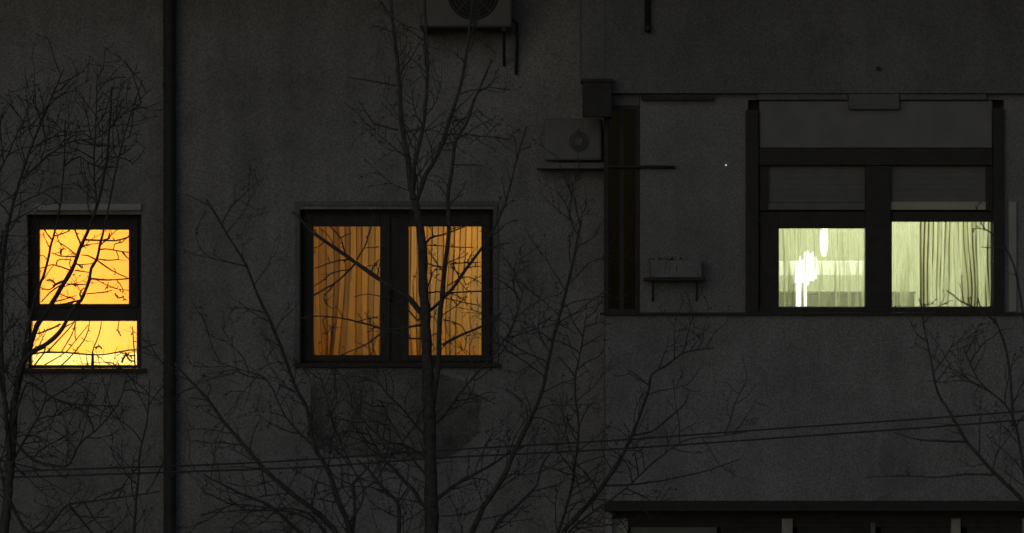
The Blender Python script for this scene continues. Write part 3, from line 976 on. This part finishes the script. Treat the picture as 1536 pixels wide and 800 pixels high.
T.limb([(631, 488), (612, 491), (598, 494), (576, 494), (556, 488), (536, 483), (515, 478), (493, 475), (470, 475), (450, 478)], 3.8, 1.8, density=5, tl=(.04, .16),
       extra=[([(536, 483), (550, 479), (566, 475)], 1.5, 1), ([(493, 475), (484, 480), (488, 495), (489, 503)], 1.3, .9), ([(576, 494), (574, 480), (572, 470)], 1.6, 1),
              ([(489, 503), (496, 493), (506, 483)], 1.2, .8)])
T.limb([(634, 508), (615, 508), (596, 500), (577, 498), (552, 515), (535, 524), (515, 532), (490, 545)], 3.2, 1.4, density=3, tl=(.04, .14))
T.limb([(634, 470), (627, 482), (614, 467), (600, 455), (585, 446), (573, 445), (550, 441), (530, 446)], 2.8, 1.2, density=3, tl=(.04, .15))
T.limb([(646, 762), (632, 755), (620, 735), (602, 717), (590, 703), (578, 692), (562, 668), (548, 640)], 7.5, 2.5, density=10)
T.limb([(645, 880), (610, 850), (598, 815), (599, 777), (596, 755), (580, 738), (565, 721), (552, 704), (536, 690)], 8, 3, density=9,
       extra=[([(597, 755), (607, 740), (616, 728)], 2.6, 1.8), ([(565, 721), (545, 735), (528, 757)], 2.2, 1.3)])
T.limb([(650, 752), (662, 744), (690, 723), (722, 706), (741, 695), (762, 680), (790, 668)], 6, 2.5, density=8)
T.limb([(650, 890), (690, 840), (711, 792), (726, 759), (756, 714), (775, 669), (797, 627), (812, 590), (822, 545), (832, 500), (846, 450), (858, 400), (872, 330)], 9, 3, density=9, tl=(.2, .6),
       extra=[([(733, 745), (715, 765), (690, 772), (662, 774)], 2, 1.2)])
T.limb([(655, 895), (720, 830), (745, 787), (768, 765), (790, 744), (805, 728), (812, 700), (825, 680)], 6.5, 2, density=9)
T.limb([(648, 640), (665, 625), (690, 590), (715, 560), (750, 520), (772, 480), (786, 430)], 4, 1.5, density=13, tl=(.15, .5))
T.limb([(644, 660), (625, 640), (600, 610), (580, 590), (560, 560)], 4, 1.5, density=26, tl=(.15, .4))
T.limb([(645, 690), (610, 670), (575, 660), (540, 625), (520, 600)], 4, 1.5, density=26, tl=(.15, .4))
T.limb([(646, 720), (620, 690), (590, 640), (570, 600)], 4, 1.5, density=22, tl=(.15, .4))

# ---- left-of-centre tree
T = Tree(560, -7.2, "many-stemmed bare tree left of the tall trunk, its limbs fanning up and left", 19)
T.trunk(575, [(560, 960), (545, 900), (532, 850), (525, 800)], 32, 16, 11)
T.limb([(527, 810), (524, 796), (519, 777), (508, 755), (501, 732), (492, 706), (471, 669), (466, 640), (460, 612), (441, 575), (422, 522), (412, 498), (400, 470), (385, 440), (370, 400), (340, 350), (310, 300)], 9, 2.5, density=7)
T.limb([(527, 815), (531, 780), (532, 750), (530, 725), (545, 710), (558, 690)], 6, 2, density=9,
       extra=[([(531, 728), (515, 722), (499, 712)], 2, 1.3)])
T.limb([(535, 860), (512, 810), (490, 783), (467, 762), (437, 740), (414, 720), (394, 702), (367, 669), (350, 650), (334, 631), (319, 609), (303, 590), (285, 571), (262, 545)], 9, 3, density=8,
       extra=[([(319, 609), (308, 600), (285, 597)], 2.5, 1.2), ([(334, 631), (322, 640), (315, 655)], 1.6, 1), ([(392, 700), (396, 725), (400, 745)], 2.2, 1.3)])
T.limb([(540, 880), (500, 838), (470, 815), (442, 792), (424, 775), (405, 759), (380, 748), (360, 740), (345, 732), (330, 725), (305, 712)], 7, 2, density=8,
       extra=[([(470, 782), (440, 768), (410, 766), (360, 766), (300, 772)], 3, 1.2)])
T.limb([(540, 880), (510, 825), (480, 790), (465, 772), (440, 764), (400, 762), (350, 758), (300, 775)], 5, 1.5, density=7)
T.limb([(520, 790), (540, 760), (545, 735), (528, 700), (505, 650), (490, 600), (480, 560)], 4, 1.4, density=10)
T.limb([(470, 669), (440, 640), (420, 610), (400, 570), (360, 555), (320, 540)], 3, 1.2, density=10)

# ---- right-of-centre tree
T = Tree(800, -5.2, "slender bare tree leaning right below the dark strip", 31)
T.trunk(778, [(790, 940), (815, 860), (846, 796)], 26, 13, 7)
T.limb([(846, 796), (880, 759), (904, 729), (930, 689), (940, 670), (948, 654), (958, 628), (966, 606), (974, 580), (977, 562), (1000, 548), (1023, 531), (1045, 525), (1071, 522)], 7, 1.6, density=8,
       extra=[([(948, 654), (968, 650), (983, 645), (1006, 625), (1027, 606), (1032, 590)], 2.8, 1.2), ([(904, 729), (945, 728), (974, 724), (1010, 718), (1049, 709), (1080, 700), (1111, 689)], 2.6, 1),
              ([(975, 578), (960, 570), (942, 560)], 1.8, 1), ([(940, 690), (950, 700), (958, 704)], 1.4, .8)])
T.limb([(820, 845), (850, 760), (862, 700), (868, 640), (862, 580), (872, 520), (880, 470)], 5, 1.6, density=10)
T.limb([(835, 815), (880, 775), (930, 740), (985, 690), (1030, 660), (1075, 655), (1120, 648)], 3.5, 1.2, density=6)

# ---- far right tree
T = Tree(1640, -7.8, "bare tree at the right edge reaching in from outside the photo", 43)
T.trunk(1650, [(1640, 980), (1610, 880), (1570, 800)], 30, 14, 9)
T.limb([(1570, 800), (1529, 746), (1505, 722), (1489, 707), (1468, 683), (1450, 663), (1440, 645), (1432, 632), (1418, 608), (1406, 588), (1397, 544), (1388, 500), (1384, 475), (1383, 460), (1378, 449)], 6.5, 1.6, density=5,
       extra=[([(1450, 663), (1410, 662), (1370, 658), (1340, 648)], 2.4, 1), ([(1495, 712), (1450, 712), (1406, 716), (1350, 714), (1300, 716)], 2.4, 1),
              ([(1384, 462), (1390, 457), (1400, 455)], 1.4, .9)])
T.limb([(1545, 770), (1535, 700), (1524, 640), (1507, 606), (1485, 588), (1467, 570), (1455, 545), (1444, 520)], 4.5, 1.5, density=9)
T.limb([(1520, 640), (1515, 560), (1505, 510), (1490, 480), (1475, 470), (1456, 459), (1439, 451), (1430, 443), (1420, 436)], 4, 1.6, density=2, tl=(.05, .15),
       extra=[([(1476, 470), (1470, 458), (1467, 448)], 2.2, 1.4), ([(1498, 490), (1489, 470), (1486, 455)], 1.8, 1)])
T.limb([(1560, 790), (1552, 660), (1545, 540), (1533, 460), (1522, 400), (1505, 368), (1485, 349), (1477, 344), (1470, 331), (1462, 320)], 4, 1.5, density=3, tl=(.05, .15),
       extra=[([(1480, 346), (1468, 343), (1457, 343)], 1.5, 1), ([(1507, 372), (1490, 372), (1472, 371)], 1.6, 1)])

# ---- left tree
T = Tree(-40, -5.0, "bare tree at the left edge whose branches cross the small yellow window", 57)
T.trunk(-60, [(-50, 1000), (-20, 900), (5, 800), (15, 700), (22, 600)], 40, 20, 12)
T.limb([(22, 600), (36, 540), (52, 498), (57, 485), (70, 468), (79, 453), (97, 423), (107, 406), (116, 384), (124, 364), (132, 347), (148, 300), (160, 240), (165, 180), (168, 130)], 9.5, 3, density=3.2, tl=(.08, .3),
       extra=[([(126, 360), (151, 361), (172, 361), (192, 356), (205, 350)], 2.6, 1.6), ([(117, 384), (107, 385), (90, 384), (77, 379)], 1.8, 1.2),
              ([(110, 406), (104, 405), (80, 397), (70, 401), (58, 403)], 2, 1), ([(121, 366), (117, 356), (113, 347), (108, 335)], 2.2, 1.6),
              ([(112, 406), (124, 407), (136, 410)], 1.7, 1.2), ([(100, 426), (118, 427), (135, 425)], 1.7, 1.3),
              ([(95, 422), (84, 427), (74, 435), (60, 431)], 2, 1.2), ([(90, 428), (74, 440), (62, 453)], 1.8, 1.2),
              ([(88, 440), (102, 446), (113, 450)], 1.5, 1), ([(84, 427), (76, 420), (70, 421)], 2.4, 1.2), ([(80, 430), (86, 424), (96, 421)], 2.4, 1),
              ([(120, 370), (135, 367), (150, 365)], 1.3, .9), ([(112, 395), (118, 398), (123, 403)], 2.2, 1.2), ([(118, 398), (128, 397), (140, 395)], 1.5, 1),
              ([(92, 383), (91, 378), (93, 374), (99, 373)], 2.2, 1.2), ([(85, 397), (86, 391), (95, 389), (108, 391)], 1.5, 1)])
T.limb([(30, 570), (40, 500), (52, 450), (62, 423), (69, 402), (74, 382), (77, 364), (82, 348), (90, 310), (96, 250), (98, 180)], 5, 2, density=3, tl=(.06, .25),
       extra=[([(77, 359), (70, 349), (64, 338)], 2, 1.2), ([(79, 355), (95, 350), (105, 346)], 1.8, 1.2), ([(62, 423), (72, 410), (80, 398)], 1.2, .8),
              ([(72, 390), (66, 384), (59, 383)], 1.4, 1)])
T.limb([(24, 590), (34, 545), (50, 527), (63, 520), (77, 511), (88, 500), (98, 485), (108, 466), (122, 450), (128, 436), (134, 419), (137, 403), (145, 389), (150, 369), (155, 348), (163, 310), (175, 250), (190, 190), (214, 120)], 8, 2, density=3, tl=(.06, .24),
       extra=[([(136, 419), (150, 420), (165, 420), (192, 418), (204, 414)], 2.4, 1.4), ([(146, 391), (168, 406), (180, 412), (193, 418)], 1.8, 1.2),
              ([(149, 374), (170, 375), (192, 379), (203, 380)], 1.7, 1), ([(145, 389), (163, 391), (178, 389)], 1.8, 1.1),
              ([(143, 389), (132, 384), (122, 382)], 2, 1.1), ([(130, 441), (155, 439), (168, 436)], 1.7, 1), ([(158, 435), (161, 428), (162, 423)], 1.3, .9),
              ([(124, 449), (110, 453), (92, 457)], 3, 2), ([(140, 418), (168, 431), (180, 434), (195, 437)], 1.3, 1), ([(175, 420), (182, 430), (188, 442)], 1.2, .8),
              ([(170, 376), (172, 366), (182, 364), (190, 357)], 1.4, 1), ([(174, 376), (178, 386), (176, 390)], 1.3, .9), ([(184, 378), (188, 384), (193, 388)], 2, 1.2),
              ([(124, 449), (120, 440), (126, 432)], 2.6, 1.4), ([(152, 361), (165, 358), (164, 350)], 2, 1.2), ([(172, 440), (177, 447), (186, 446), (185, 452)], 2, 1.2),
              ([(91, 486), (75, 494), (58, 500), (51, 500)], 2.4, 1.4), ([(92, 494), (110, 484), (116, 476)], 1.3, .9)])
T.limb([(24, 560), (34, 537), (49, 531), (74, 529), (99, 528.7), (133, 532), (163, 531), (191, 526), (206, 524), (235, 516)], 3.4, 1.6, density=.8, tl=(.04, .12),
       extra=[([(69, 529), (90, 508), (110, 485), (124, 462)], 1.7, 1.1), ([(92, 528), (107, 504), (113, 485), (118, 470)], 1.4, .9),
              ([(67, 548), (101, 527), (114, 510), (133, 487)], 1.4, .9), ([(91, 549), (113, 528), (126, 510), (133, 495), (135, 480)], 1.5, 1),
              ([(114, 509), (112, 498), (113, 485)], 1.2, .9), ([(138, 560), (139, 545), (139, 531)], 3.6, 3), ([(139, 531), (141, 521), (148, 504), (152, 482)], 1.7, 1),
              ([(203, 560), (202, 537), (200, 512), (199, 490)], 1.8, 1.1), ([(52, 548), (65, 531), (68, 520)], 2, 1.3), ([(187, 530), (195, 533), (203, 534)], 1.8, 1.3),
              ([(183, 544), (187, 534), (190, 534), (195, 541), (203, 542)], 2.4, 1.6), ([(182, 504), (177, 495), (178, 485), (180, 476)], 1.4, .9), ([(143, 522), (150, 520), (153, 524)], 2.2, 1.4)])
T.limb([(18, 640), (40, 575), (58, 584), (82, 598), (110, 606), (140, 608), (175, 609)], 4, 1.4, density=8)
T.limb([(10, 740), (35, 790), (60, 800), (85, 775), (103, 757), (140, 752), (190, 745), (240, 738)], 6, 1.6, density=9)
T.limb([(103, 757), (118, 775), (130, 790), (150, 812)], 4, 2.6, density=6)
T.limb([(5, 800), (80, 850), (150, 860), (195, 820), (202, 780), (204, 752), (208, 715), (210, 680), (217, 650), (222, 620), (225, 570)], 6, 1.8, density=7)
T.limb([(20, 660), (50, 690), (90, 700), (105, 695), (120, 665), (150, 640), (180, 600), (190, 565)], 4.5, 1.4, density=9)
T.limb([(15, 700), (40, 655), (60, 620), (70, 590), (60, 560)], 4, 1.2, density=10)
T.limb([(10, 760), (0, 700), (-12, 690), (20, 695), (60, 705)], 4, 1.6, density=9)
T.limb([(15, 690), (4, 560), (2, 450), (10, 350), (30, 270), (55, 200), (80, 140), (96, 105)], 7, 1.8, density=10, tl=(.2, .5))
T.limb([(12, 620), (-15, 500), (-25, 380), (-12, 290), (15, 225), (38, 175)], 6, 1.5, density=10, tl=(.2, .5))
T.limb([(35, 270), (70, 235), (110, 212), (150, 205), (190, 165), (225, 135)], 3, 1.2, density=14, tl=(.15, .4))
T.limb([(96, 250), (120, 235), (145, 250), (178, 215), (205, 200)], 2.6, 1, density=14, tl=(.12, .3))
T.limb([(145, 310), (141, 250), (144, 180), (146, 100)], 3, 1.2, density=10, tl=(.12, .35))
